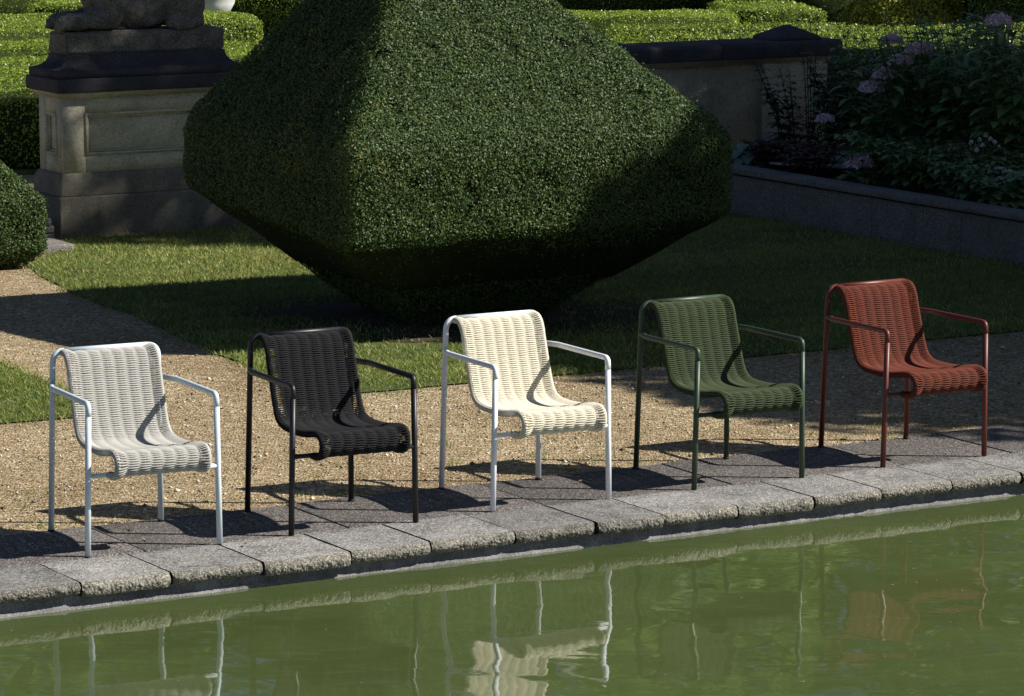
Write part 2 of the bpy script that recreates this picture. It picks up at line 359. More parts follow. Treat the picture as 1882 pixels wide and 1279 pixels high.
# lawns
def wob(L, amp=.03, step=.12):
    out = []
    for (a, b), (c, d) in zip(L, L[1:]+L[:1]):
        n = max(1, int(math.hypot(c-a, d-b)/step))
        for k in range(n):
            q = k/n; s, t = a+(c-a)*q, b+(d-b)*q
            out.append((s+amp*noise.noise((s*2.1, t*2.1, 0)), t+amp*noise.noise((s*2.1, t*2.1, 9))))
    return out
LAWN = wob([(1.02, 3.85), (1.12, 3.68), (1.4, 3.63), (5.0, 3.66), (9.5, 3.66), (9.5, 5.0), (7.46, 5.2), (7.52, 10.62), (2.3, 10.62), (2.2, 10.0), (1.72, 9.4), (1.45, 8.0), (1.38, 7.0), (1.2, 5.6), (1.1, 4.8), (.97, 4.3)])
LAWN2 = wob([(-.28, 3.78), (-.16, 4.0), (-.12, 4.75), (-.06, 5.6), (.1, 7.6), (-6, 7.6), (-6, 3.74), (-.8, 3.74), (-.45, 3.72)])
sheet('lawn', Wl(LAWN), -.003, M['lawnbase'], 'mown lawn around the big topiary')
sheet('side_lawn', Wl(LAWN2), -.003, M['lawnbase'], 'small corner of lawn left of the gravel path')
TC = (-.37, 22.9)     # topiary centre
def inpoly(S, T, L):
    L = np.array(L); r = np.zeros(len(S), bool); a = L; b = np.roll(L, -1, 0)
    for (x0, y0), (x1, y1) in zip(a, b):
        if y0 == y1: continue
        c = ((y0 > T) != (y1 > T)) & (S < (x1-x0)*(T-y0)/(y1-y0)+x0); r ^= c
    return r
def grass(name, L, n, box, label, soil=True):
    S = RNG.uniform(box[0], box[1], n); T = RNG.uniform(box[2], box[3], n)
    S2 = S+RNG.normal(size=n)*.05; k = inpoly(S2, T+RNG.normal(size=n)*.05, L); S, T = S[k], T[k]
    X = ORG.x+ES.x*S+ET.x*T; Y = ORG.y+ES.y*S+ET.y*T; P = np.stack([X, Y, np.full_like(X, -.004)], 1)
    pn = fbm(P, 2.2)*.5+fbm(P, 7, 3)*.3+fbm(P, 19, 5)*.2
    if soil:
        d = np.hypot((X-TC[0])*.78, (Y-TC[1]+.1)); k = d+.45*pn+.28*RNG.normal(size=len(d)) > 1.02; P, pn = P[k], pn[k]
    k = RNG.random(len(P)) < .78+.5*pn; P, pn = P[k], pn[k]
    n = len(P); h = (.026+.014*RNG.random((n, 1)))*(1+.35*pn[:, None]); a = RNG.uniform(0, 2*np.pi, n)
    D = np.stack([np.cos(a), np.sin(a), 0*a], 1); lean = RNG.normal(size=(n, 3))*.85; lean[:, 2] = 1; lean = unit(lean)
    w = .0024*RNG.uniform(.7, 1.5, (n, 1)); mid = P+lean*h*.55; tip = P+lean*h+np.stack([lean[:, 0], lean[:, 1], -.3*np.ones(n)], 1)*h*.35
    V = np.stack([P-D*w, P+D*w, mid+D*w*.8, mid-D*w*.8, tip+D*w*.2, tip-D*w*.2], 1).reshape(-1, 3)
    i = 6*np.arange(n)[:, None]; F = np.concatenate([i+np.array([[0, 1, 2, 3]]), i+np.array([[3, 2, 4, 5]])])
    t = np.clip(.42+.22*pn+.17*RNG.normal(size=n), 0, .93); dry = RNG.random(n) < .08+.2*np.clip(pn+.2, 0, 1)+.12*np.clip((P[:, 1]-24)/2, 0, 1); t[dry] = RNG.uniform(.85, 1, dry.sum())
    tag(link(name, mesh_np(name, V, F, False, np.concatenate([t, t])), M['grass']), label, 'grass', None, 'stuff')
grass('lawn_grass', LAWN, 330000, (.9, 7.6, 3.5, 10.7), 'short mown grass around the clipped topiary')
grass('side_lawn_grass', LAWN2, 60000, (-1.9, .2, 3.6, 6.6), 'short green grass on the corner left of the path', False)
def soil_patch():
    L = []
    for k in range(70):
        a = 2*math.pi*k/70; r = 1.05+.2*noise.noise((3*math.cos(a), 3*math.sin(a), 2)); L.append((TC[0]+r/.78*math.cos(a), TC[1]-.1+r*math.sin(a)))
    sheet('soil', L, .001, M['soil'], 'bare dark soil under the topiary')
soil_patch()
def pebbles():
    n = 42000; S = RNG.uniform(-3.2, 6.5, n); T = 1.06+RNG.random(n)**1.0*3.2; k = ~inpoly(S, T, LAWN) & ~inpoly(S, T, LAWN2); S, T = S[k], T[k]
    n2 = 9000; S = np.concatenate([S, RNG.uniform(-.8, 2.2, n2)]); T = np.concatenate([T, RNG.uniform(3.6, 10, n2)])
    k = ~inpoly(S, T, LAWN) & ~inpoly(S, T, LAWN2); S, T = S[k], T[k]; n = len(S)
    X = ORG.x+ES.x*S+ET.x*T; Y = ORG.y+ES.y*S+ET.y*T; r = .0029*np.exp(.5*RNG.normal(size=n)); r = np.clip(r, .0018, .013)
    C = np.stack([X, Y, -.012+r*.35], 1); O = np.array([(1, 0, 0), (0, 1, 0), (-1, 0, 0), (0, -1, 0), (0, 0, .7), (0, 0, -.7)])
    V = C[:, None, :]+O[None]*r[:, None, None]*(1+.3*RNG.normal(size=(n, 6, 1))); V = V.reshape(-1, 3)
    f = np.array([(0, 1, 4), (1, 2, 4), (2, 3, 4), (3, 0, 4), (1, 0, 5), (2, 1, 5), (3, 2, 5), (0, 3, 5)])
    F = (6*np.arange(n)[:, None, None]+f[None]).reshape(-1, 3); t = np.repeat(RNG.random(n), 8)
    m = NT('loose pebble'); c = m.ramp(m.n('Attribute', _attribute_name='tint').outputs['Fac'], [(0, (.08, .06, .04)), (.25, (.25, .19, .11)), (.7, (.45, .36, .22)), (.9, (.62, .54, .38)), (1, (.85, .8, .7))])
    m.bsdf(c, .7, None, .4)
    tag(link('loose_pebbles', mesh_np('loose_pebbles', V, F, False, t), m.m), 'loose sandy pebbles scattered over the gravel', 'pebbles', None, 'stuff')
pebbles()

def weeds():
    C = []; rnd = random.Random(9)
    for k in range(90):
        s_, t_ = rnd.uniform(-2.2, 4.6), 1.07+abs(rnd.gauss(0, .5)); n = rnd.randint(5, 22)
        for q in range(n): C.append((s_+rnd.gauss(0, .03), t_+rnd.gauss(0, .03)))
    for k in range(60):
        s_ = rnd.uniform(1.0, 6.4); C += [(s_+rnd.gauss(0, .03), 3.55+rnd.gauss(0, .05)) for q in range(rnd.randint(4, 16))]
    C = np.array(C); n = len(C); P = np.stack([ORG.x+ES.x*C[:, 0]+ET.x*C[:, 1], ORG.y+ES.y*C[:, 0]+ET.y*C[:, 1], np.full(n, -.012)], 1)
    h = RNG.uniform(.008, .026, (n, 1)); lean = unit(np.concatenate([RNG.normal(size=(n, 2))*.9, np.ones((n, 1))], 1)); a = RNG.uniform(0, 6.28, n); D = np.stack([np.cos(a), np.sin(a), 0*a], 1)*.0026
    V = np.stack([P-D, P+D, P+lean*h+D*.5, P+lean*h-D*.5], 1).reshape(-1, 3)
    tag(link('gravel_weeds', mesh_np('gravel_weeds', V, np.arange(4*n).reshape(-1, 4), False, RNG.uniform(.1, .7, n)), M['grass']), 'tiny weeds and moss tufts coming up through the gravel', 'weeds', None, 'stuff')
weeds()
def litter(name, n, box, z, label, cols, r0):
    S = RNG.uniform(box[0], box[1], n); T = RNG.uniform(box[2], box[3], n); P = np.stack([ORG.x+ES.x*S+ET.x*T, ORG.y+ES.y*S+ET.y*T, np.full(n, z)], 1)
    a = RNG.uniform(0, 6.28, n); A = np.stack([np.cos(a), np.sin(a), .25*RNG.normal(size=n)], 1); B = np.stack([-np.sin(a), np.cos(a), .25*RNG.normal(size=n)], 1); l = r0*RNG.uniform(.5, 1.3, (n, 1))
    if name == 'floating_specks': A[:, 2] = 0; B[:, 2] = 0
    V = np.stack([P-A*l, P+B*l*.5, P+A*l, P-B*l*.5], 1).reshape(-1, 3)
    tag(link(name, mesh_np(name, V, np.arange(4*n).reshape(-1, 4), False, RNG.random(n)), mat_leaf(name+' tone', cols, .6, .3, .1)), label, 'litter', None, 'stuff')
litter('fallen_leaves', 150, (-3, 7, .1, 10), .012, 'small dry leaves fallen on paving, gravel and lawn', [(0, (.12, .07, .03)), (.6, (.3, .2, .08)), (1, (.42, .36, .12))], .014)
litter('floating_specks', 260, (-3.5, 5, -4.5, .0), WATER_Z+.002, 'tiny leaves and pollen specks floating on the pool', [(0, (.1, .1, .03)), (1, (.45, .45, .3))], .006)

# ================================================================ TOPIARY AND HEDGES
def rounded_ring(n, e):
    a = 2*np.pi*(np.arange(n)+.5)/n; c, s = np.cos(a), np.sin(a)
    return np.stack([np.sign(c)*np.abs(c)**(2/e), np.sign(s)*np.abs(s)**(2/e)], 1)
def topiary(name, label, cat, loc, rz, half, prof, nleaf, leafL, mat, core, shear=0.0, drift=0.0, e=26, lump=.018, group=None):
    """prof: (z, factor of half-size)"""
    root = thing(name, label, cat, (loc[0], loc[1], 0), rz, group)
    z = np.array([p[0] for p in prof]); r = np.array([p[1] for p in prof])
    zz = np.concatenate([np.linspace(z[i], z[i+1], max(2, int((z[i+1]-z[i])/.04)+2))[:-1] for i in range(len(z)-1)]+[z[-1:]]); rr = np.interp(zz, z, r)
    n = 160; ring = rounded_ring(n, e)
    # even spacing round the square
    rg2 = ring; V = []
    ca, sa = math.cos(rz), math.sin(rz)
    for q, f in zip(zz, rr):
        P = np.zeros((n, 3)); P[:, :2] = rg2*half*f; P[:, 2] = q
        yw = P[:, 0]*sa+P[:, 1]*ca; k = np.clip((q-.1)/.4, 0, 1)*np.clip((1.2-q)/.4, 0, 1); P[:, 2] += shear*yw*k
        dx = drift*max(0, q-1.16); P[:, 0] += dx*ca; P[:, 1] -= dx*sa
        V.append(P)
    m = len(zz); V = np.concatenate(V); i = np.arange(m-1)[:, None]*n; j = np.arange(n)[None]; j2 = (j+1) % n
    F = np.stack([i+j, i+j2, i+n+j2, i+n+j], -1).reshape(-1, 4)
    P, N = sample_quads(V, F, nleaf)
    lumpv = fbm(P, 3.2, 1)*.5+fbm(P, 9, 4)*.35+fbm(P, 24, 8)*.3
    depth = -np.abs(RNG.normal(size=len(P)))*.022+lump*lumpv
    gap = fbm(P, 33, 2)+.7*RNG.normal(size=len(P))
    keep = (fbm(P, 11, 9)*.5+fbm(P, 28, 3)*.5 > -.5) | (RNG.random(len(P)) < .2)
    stray = RNG.random(len(P)) < .03; depth[stray] += RNG.uniform(.005, .035, stray.sum())
    P = P+N*depth[:, None]; P, N = P[keep], N[keep]
    t = np.clip(.45+.18*fbm(P, 2.1, 6)+.16*fbm(P, 14, 5)+.2*RNG.normal(size=len(P)), 0, .965); bp = (fbm(P, 1.6, 12)+.5*fbm(P, 5, 7) > .82)&(RNG.random(len(P)) < .35); t[bp] = RNG.uniform(.93, 1, bp.sum()); rust = RNG.random(len(P)) < .004; t[rust] = 1
    leaves('foliage', P, N, leafL, .55, mat, root, .95, t)
    c = V.copy(); c[:, :2] *= 1-.05/half*1.0; c[:, 2] = np.where(c[:, 2] > .3, c[:, 2]-.03, c[:, 2]); c += (fbm(c, 6)*.012)[:, None]
    o = link('inner_twigs', mesh_np('inner_twigs', c, F, True), core, root)
    return root
topiary('clipped_topiary', 'huge dark green clipped topiary, a faceted block with pyramid top, centred on the lawn', 'topiary', TC, R(27), 1.285,
        [(0, .33), (.1, .42), (.24, .54), (.46, .745), (.63, .92), (.695, .985), (.74, 1.0), (1.08, 1.0), (1.16, .985), (1.24, .945), (1.9, .475), (2.48, .1), (2.6, .02)],
        520000, .0155, M['yew'], M['yewcore'], .06, -.15)
topiary('clipped_bush', 'smaller clipped dark green bush cut off by the left picture edge, beside the gravel path', 'topiary', (-3.93, 25.3), R(27), .63,
        [(0, .8), (.06, .93), (.12, 1.0), (.44, 1.0), (.49, .97), (.95, .2), (1.02, .03)], 90000, .0165, M['yew'], M['yewcore'], 0, 0, 18)


def hedge(label, X0, X1, Y0, Y1, h, rot=0.0, nd=5200, L=.025, mat='box', lump=.03, name='box_hedge', group='low box hedges of the parterre'):
    hs, ht = (X1-X0)/2, (Y1-Y0)/2
    root = thing(name, label, 'hedge', ((X0+X1)/2, (Y0+Y1)/2, 0), R(rot), group)
    b = MB(); r = .06; b.loft([(0, -hs, hs, -ht, ht), (h-r, -hs, hs, -ht, ht), (h, -hs+r, hs-r, -ht+r, ht-r)])
    area = 2*hs*2*ht+2*h*(2*hs+2*ht); n = int(min(80000, area*nd))
    P, N = sample_quads(b.v, b.f, n); k = (P[:, 2] > .02); P, N = P[k], N[k]
    P = P+N*(lump*(fbm(P, 2.3, X0)+.7*fbm(P, 8, Y0))-np.abs(RNG.normal(size=len(P)))*.025)[:, None]
    t = np.clip(.42+.2*fbm(P, 1.3, Y0)+.22*RNG.normal(size=len(P)), 0, 1)
    leaves('foliage', P, N, L, .6, M[mat], root, 1.15, t)
    bc = MB(); q = .07; bc.loft([(0, -hs+q, hs-q, -ht+q, ht-q), (h-q, -hs+q, hs-q, -ht+q, ht-q)]); bc.build('inner_twigs', M['boxcore'], root)
    return root
hedge('broad box hedge with dark front directly left of the stone pedestal', -8.5, -2.6, 31.3, 33.6, .64)
hedge('second low box hedge behind the broad one left of the pedestal, bright on top', -9, -4.1, 35.3, 37.5, .5, 4)
hedge('narrow low box strip left of the statue plinth, between two wider hedges', -9, -4.6, 38.7, 39.5, .5)
hedge('wide sunlit box hedge level with the statue paws at the left edge', -9.5, -4.9, 41.4, 44.2, .5, -5)
hedge('short far box hedge with dark face directly left of the lion chest', -5.7, -4.3, 44.9, 46.0, .55, -10)
hedge('low box hedge just right of the pedestal cap, touching the topiary outline', -3.6, -1.6, 37.1, 39.2, .5, 4)
hedge('square end of a box hedge lit on its face, right behind the lion haunch', -4.3, -3.0, 42.8, 43.9, .52, 22)
hedge('long far box hedge with shaded brown green face between lion and topiary', -3.5, .2, 46.0, 49.0, .62, -14)
hedge('broad sunlit box hedge with rounded end rising behind the garden wall', 1.05, 9.5, 38.5, 42.2, .5, 0)
hedge('low box strip with dark face behind the topiary right shoulder', -.4, 2.6, 43.0, 44.1, .52, -4)
hedge('dull grey green hedge end behind the wall, right of the dark faced strip', 2.45, 3.55, 43.6, 45.0, .58, 10)
hedge('dark clipped hedge at the top edge right of the topiary', .2, 3.0, 50.5, 52, .95, -8, 3600, .028, 'yew')
hedge('dark hedge at the top edge left of the golden shrub', 3.0, 4.6, 49.5, 51, .85, -8, 3600, .028, 'yew')
hedge('tall dark hedge in the top right corner behind the flower bed', 5.75, 10, 46.5, 48.5, 1.25, -6, 3600, .028, 'yew')
hedge('sunlit box hedge crossing the far top left corner', -9, -4.6, 48.5, 51.5, .5, -6)
hedge('farthest box hedge at the top left corner of the picture', -10, -3, 54, 57.5, .55, 3)
hedge('shaded dark hedge standing between flower bed and sunlit box hedge', 2.65, 10, 32.6, 33.8, .82, 0, 3600, .028, 'yew')
def parterre():
    sheet('parterre_lawn', [(-14, 31.0), (-1.5, 31.0), (4.2, 33.2), (14, 33.2), (14, 62), (-14, 62)], -.004, M['lawnbase'], 'dark ground between the box hedges')
parterre()
def golden_shrub():
    root = thing('golden_shrub', 'yellow green sunlit shrub at the top edge behind the wall', 'shrub', (5.05, 47.4, 0))
    n = 16000; U = unit(RNG.normal(size=(n, 3))); U[:, 2] = np.abs(U[:, 2]); rad = np.array([.85, .7, .85])*(1+.16*fbm(U*2, 2.5)[:, None])
    P = U*rad*(1-.25*RNG.random((n, 1))**2); leaves('foliage', P, U, .05, .55, M['yellowleaf'], root, 1.2)
    b = MB()
    for k in range(6): a = k*1.05; b.tube([(0, 0, 0), (.2*math.cos(a), .2*math.sin(a), .35), (.45*math.cos(a), .4*math.sin(a), .62)], [.03, .02, .008], 6)
    b.build('stem', M['bark'], root)
golden_shrub()
def lathe(name, prof, mat, parent=None, seg=40):
    V = []; F = []
    for r, z in prof: V += [(r*math.cos(2*math.pi*k/seg), r*math.sin(2*math.pi*k/seg), z) for k in range(seg)]
    for i in range(len(prof)-1):
        for k in range(seg): a = i*seg+k; b = i*seg+(k+1) % seg; F.append((a, b, b+seg, a+seg))
    return link(name, mesh_np(name, V, F, True), mat, parent)
def urn():
    root = thing('garden_urn', 'white stone urn standing far off between lion and hedge', 'urn', (-3.62, 45.0, 0))
    b = MB(); b.loft([(0, -.2, .2, -.2, .2), (.12, -.2, .2, -.2, .2), (.14, -.17, .17, -.17, .17), (.3, -.17, .17, -.17, .17)]); b.build('plinth', M['white stone'], root)
    lathe('bowl', [(.0, .3), (.2, .3), (.215, .325), (.2, .35), (.165, .37), (.16, .39), (.2, .41), (.26, .46), (.31, .55), (.33, .68), (.36, .7), (.36, .73), (.3, .73), (.28, .6), (0, .55)], M['white stone'], root)
urn()

# ================================================================ PEDESTAL AND LION
def pedestal():
    c = W(2.526+.75, 10.67+.275); root = thing('stone_pedestal', 'cream rendered stone pedestal with blackened cap carrying the lion statue', 'pedestal', c, TH)
    def sub(b):   # cut the long faces so that the stone can vary
        return b
    b = MB(); b.loft([(-.05, -.75, .75, -.275, .275), (.286, -.75, .75, -.275, .275)]); bevelled(b.build('base', M['plinth'], root), .012)
    b = MB(); b.loft([(.286, -.728, .728, -.253, .253), (.40, -.722, .722, -.247, .247), (.449, -.70, .70, -.225, .225)]); bevelled(b.build('plinth_course', M['plinth'], root), .008)
    hs, ht, z0, z1 = .685, .212, .449, .985
    b = MB(); b.box(-hs+.03, -ht+.03, z0, hs-.03, ht-.03, z1)
    for sy in (-1, 1):
        y0, y1 = (-ht, -ht+.03) if sy < 0 else (ht-.03, ht)
        b.box(-hs, y0, z0, -hs+.17, y1, z1); b.box(hs-.17, y0, z0, hs, y1, z1); b.box(-hs+.17, y0, z0, hs-.17, y1, z0+.125); b.box(-hs+.17, y0, z1-.11, hs-.17, y1, z1)
    for sx in (-1, 1):
        x0, x1 = (-hs, -hs+.03) if sx < 0 else (hs-.03, hs)
        b.box(x0, -ht+.03, z0, x1, -ht+.115, z1); b.box(x0, ht-.115, z0, x1, ht-.03, z1); b.box(x0, -ht+.115, z0, x1, ht-.115, z0+.125); b.box(x0, -ht+.115, z1-.11, x1, ht-.115, z1)
    body = b.build('body', M['cream'], root)
    def frame(x0, x1, z0, z1, d, w):
        b = MB(); y = -ht
        b.box(x0, y+d, z0, x0+w, y+.03, z1); b.box(x1-w, y+d, z0, x1, y+.03, z1); b.box(x0+w, y+d, z0, x1-w, y+.03, z0+w); b.box(x0+w, y+d, z1-w, x1-w, y+.03, z1)
        return b
    b = frame(-hs+.17, hs-.17, z0+.125, z1-.11, -.008, .018); o = b.build('panel_moulding', M['cream'], root)
    b = frame(-hs+.19, hs-.19, z0+.145, z1-.13, .012, .014); b.build('panel_moulding', M['cream'], root)
    for dpt, m, w in ((-.008, .0, .016), (.012, .018, .012)):
        b = MB(); x = -hs; y0, y1, q0, q1 = -ht+.115+m, ht-.115-m, z0+.125+m, z1-.11-m
        b.box(x+dpt, y0, q0, x+.03, y0+w, q1); b.box(x+dpt, y1-w, q0, x+.03, y1, q1); b.box(x+dpt, y0+w, q0, x+.03, y1-w, q0+w); b.box(x+dpt, y0+w, q1-w, x+.03, y1-w, q1)
        b.build('panel_moulding', M['cream'], root)
    b = MB(); b.loft([(.985, -.70, .70, -.228, .228), (1.0, -.705, .705, -.235, .235), (1.012, -.722, .722, -.252, .252), (1.028, -.725, .725, -.255, .255)]); b.build('frieze', M['cream'], root)
    b = MB(); b.loft([(1.028, -.755, .755, -.287, .287), (1.128, -.755, .755, -.287, .287)]); bevelled(b.build('cornice', M['darkcap'], root), .012)
    rings = [(1.128, -.735, .735, -.267, .267), (1.185, -.735, .735, -.267, .267)]
    for k in range(1, 9):
        q = k/8; w = .10*(1-math.cos(q*math.pi/2)) if False else .105*math.sin(q*math.pi/2)**1.0; z = 1.19+.098*(1-math.cos(q*math.pi/2))
        rings.append((z, -.728+w, .728-w, -.26+w*.92, .26-w*.92))
    b = MB(); b.loft(rings); b.build('cap_moulding', M['darkcap'], root)
pedestal()
def remesh_union(name, blobs, mat, parent, vox=.014, disp=.006, dseed=0, sm=4):
    bm = bmesh.new()
    for kind, a, bb, r in blobs:
        if kind == 's':
            Mx = Matrix.Translation(a) @ (bb.to_4x4() if bb is not None else Matrix()) @ Matrix.Diagonal((*r, 1)); bmesh.ops.create_uvsphere(bm, u_segments=24, v_segments=16, radius=1, matrix=Mx)
        else:
            a, bb = Vector(a), Vector(bb); n = 9
            for k in range(n): q = k/(n-1); rr = r[0]*(1-q)+r[1]*q; bmesh.ops.create_uvsphere(bm, u_segments=16, v_segments=10, radius=rr, matrix=Matrix.Translation(a.lerp(bb, q)))
    me = bpy.data.meshes.new(name); bm.to_mesh(me); bm.free(); o = bpy.data.objects.new(name, me); COL.objects.link(o)
    md = o.modifiers.new('r', 'REMESH'); md.mode = 'VOXEL'; md.voxel_size = vox
    s = o.modifiers.new('s', 'SMOOTH'); s.factor = .5; s.iterations = sm
    dg = bpy.context.evaluated_depsgraph_get(); me2 = bpy.data.meshes.new_from_object(o.evaluated_get(dg)); bpy.data.objects.remove(o); me2.name = name
    for v in me2.vertices:
        p = v.co; d = disp*noise.noise(p*22+Vector((dseed, 0, 0)))+disp*1.3*noise.noise(p*8)
        v.co = p+v.normal*d
    me2.materials.clear(); me2.materials.append(mat)
    for p in me2.polygons: p.use_smooth = True
    o = bpy.data.objects.new(name, me2); COL.objects.link(o)
    if parent: o.parent = parent
    return o
def lion():
    c = W(2.526+.75, 10.67+.275, 1.289); root = thing('lion_statue', 'weathered grey stone lion lying on its rough plinth atop the pedestal', 'statue', c, TH)
    n = 60; V = []; F = []
    b = MB(); b.loft([(0, -.625, .625, -.155, .155), (.16, -.625, .625, -.155, .155)]); pl = b.build('plinth', M['statue'], root)
    bm = bmesh.new(); bm.from_mesh(pl.data); bmesh.ops.bevel(bm, geom=bm.edges[:], offset=.012, segments=2, affect='EDGES'); bmesh.ops.subdivide_edges(bm, edges=bm.edges[:], cuts=14, use_grid_fill=True)
    for v in bm.verts: v.co += Vector((noise.noise(v.co*14), noise.noise(v.co*14+Vector((9, 0, 0))), .7*noise.noise(v.co*11+Vector((0, 9, 0)))))*.010
    bm.to_mesh(pl.data); bm.free()
    z = .16; X = -.625
    def S(x, y, zz, rx, ry, rz, rot=None): return ('s', Vector((X+x, y, z+zz)), rot, (rx, ry, rz))
    def Cp(a, bb, r0, r1): return ('c', (X+a[0], a[1], z+a[2]), (X+bb[0], bb[1], z+bb[2]), (r0, r1))
    X -= .06
    B = [S(.085, -.09, .06, .075, .065, .06), S(.085, .09, .06, .075, .065, .06), S(.70, 0, .13, .38, .105, .13), S(.47, 0, .30, .22, .125, .30), S(.56, 0, .2, .24, .13, .17), S(.78, 0, .22, .34, .115, .17), S(.98, 0, .24, .24, .12, .19),
         S(1.02, -.095, .17, .165, .07, .19), S(1.02, .095, .17, .165, .07, .19), S(1.08, 0, .2, .1, .11, .17),
         Cp((.92, -.125, .045), (1.12, -.125, .05), .046, .045), Cp((.92, .125, .045), (1.12, .125, .05), .046, .045), S(.92, -.13, .042, .07, .045, .042),
         Cp((.08, -.085, .06), (.44, -.1, .095), .06, .078), Cp((.08, .085, .06), (.44, .1, .095), .06, .078),
         Cp((.44, -.1, .09), (.44, -.09, .3), .07, .085), Cp((.44, .1, .09), (.44, .09, .3), .07, .085),
         S(.37, 0, .56, .19, .165, .24), S(.31, 0, .68, .16, .15, .18), S(.25, 0, .74, .13, .105, .13), S(.14, 0, .70, .085, .068, .062), S(.13, 0, .655, .065, .05, .035),
         S(.31, -.1, .86, .035, .028, .045), S(.31, .1, .86, .035, .028, .045), S(.44, 0, .42, .17, .15, .18)]
    for k in range(4):
        for sy in (-1, 1): B.append(Cp((.022+.004*k, sy*(.052+.026*k), .03), (.10, sy*(.052+.026*k), .085), .021, .026))
    for k in range(14):   # tail along the flank
        q = k/13; B.append(S(1.15-.22*q+.06*math.sin(q*3), -.07-.085*math.sin(min(1, q*1.6)*1.57), .05+.03*math.sin(q*5), .028, .028, .028))
    for k in range(26):   # mane locks
        a = k*2.4; q = k/26; B.append(S(.36+.17*math.cos(a)*(.6+.4*q), .15*math.sin(a), .38+.42*q, .05, .045, .075))
    remesh_union('lion_body', B, M['statue'], root, .012, .013, 3, 2)
lion()
def small_stones():
    b = MB(); b.box(-.2, -.2, -.02, .22, .2, .05); o = b.build('flat_stone', M['planter']); o.location = W(2.1, 10.15); o.rotation_euler = (0, 0, TH); bevelled(o, .02, 3)
    tag(o, 'flat grey stone slab lying in the grass at the pedestal foot', 'stone')
    root = thing('brick_stack', 'small stack of pale limewashed bricks beside the pedestal base, next to the clipped bush', 'bricks', W(2.3, 10.72), TH)
    rnd = random.Random(2)
    for k in range(3):
        b = MB(); dx = rnd.uniform(-.012, .012); b.box(-.17+dx, -.1, .055*k-.01, .15+dx, .1, .055*k+.042); bevelled(b.build('brick', M['planter'], root), .008)
small_stones()

# ================================================================ GARDEN WALL AND PLANTER
def garden_wall():
    root = thing('garden_wall', 'low cream garden wall with blackened stone coping and end pier behind the flower bed', 'wall', W(7.5, 11.2), TH)
    L0, L1 = -2.2, 1.93      # along s, relative to 7.5
    b = MB(); b.loft([(-.1, L0, L1-.02, -.15, .15), (.98, L0, L1-.02, -.15, .15)]); b.build('wall_face', M['wallrender'], root)
    b = MB(); b.loft([(-.1, L1-.62, L1-.005, -.185, .185), (.975, L1-.62, L1-.005, -.185, .185)]); bevelled(b.build('pier', M['wallrender'], root), .006)
    b = MB(); b.loft([(.98, L0, L1+.01, -.2, .2), (1.01, L0, L1+.015, -.21, .21), (1.022, L0, L1+.03, -.225, .225)]); b.build('string_course', M['wallrender'], root)
    cuts = [L0, -1.25, -.2, .85, L1+.09]
    for a, c in zip(cuts[:-1], cuts[1:]):
        b = MB(); b.loft([(1.022, a+.002, c-.002, -.27, .27), (1.125, a+.002, c-.002, -.27, .27), (1.15, a+.002, c-.002, -.235, .235)]); bevelled(b.build('coping_stone', M['darkcap'], root), .012)
    x = L1-.28; b = MB(); b.loft([(1.15, x-.205, x+.205, -.19, .19), (1.175, x-.205, x+.205, -.19, .19), (1.187, x-.185, x+.185, -.17, .17), (1.262, x-.025, x+.025, -.025, .025)]); bevelled(b.build('pier_cap', M['darkcap'], root), .006)
garden_wall()
BEDZ = .31
def planter():
    root = thing('planter_wall', 'low grey concrete planter wall running along the right side of the lawn', 'wall', W(7.52, 0), TH)
    cuts = [.5, 2.0, 3.2, 4.35, 5.5, 6.7, 7.75, 8.85, 9.8, 10.75]
    for a, c in zip(cuts[:-1], cuts[1:]):
        b = MB(); b.loft([(-.1, 0, .1, a+.003, c-.003), (.285, 0, .1, a+.003, c-.003)]); bevelled(b.build('panel', M['planter'], root), .004)
    b = MB(); b.box(.02, .5, -.1, .09, 10.75, .30); b.build('backing', M['soil'], root)
    for a, c in ((.48, 3.3), (3.3, 5.9), (5.9, 8.4), (8.4, 10.78)):
        b = MB(); b.loft([(.302, -.035, .17, a+.002, c-.002), (.345, -.035, .17, a+.002, c-.002)]); bevelled(b.build('coping', M['planter'], root), .008)
    me = []
    n, m = 40, 60; V = []; F = []
    for i in range(n+1):
        for j in range(m+1):
            s = 7.6+7*i/n; t = .5+10.5*j/m; V.append(tuple(W(s, t, BEDZ-.02+.04*noise.noise((s*2, t*2, 0))+.012*i*.0)))
    for i in range(n):
        for j in range(m): a = i*(m+1)+j; F.append((a, a+m+1, a+m+2, a+1))
    tag(link('flower_bed', mesh_np('flower_bed', V, F, True), M['soil']), 'dark soil of the raised flower bed', None, None, 'structure')
    L = []
    for k in range(40):
        a = 2*math.pi*k/40; r = 1+.2*noise.noise((2*math.cos(a), 2*math.sin(a), 5)); L.append(W(9.15+1.25*r*math.cos(a), 9.6+.75*r*math.sin(a)))
    sheet('grit_path', L, BEDZ+.035, M['pale gravel'], 'pale grit showing between the flower bed plants')
planter()

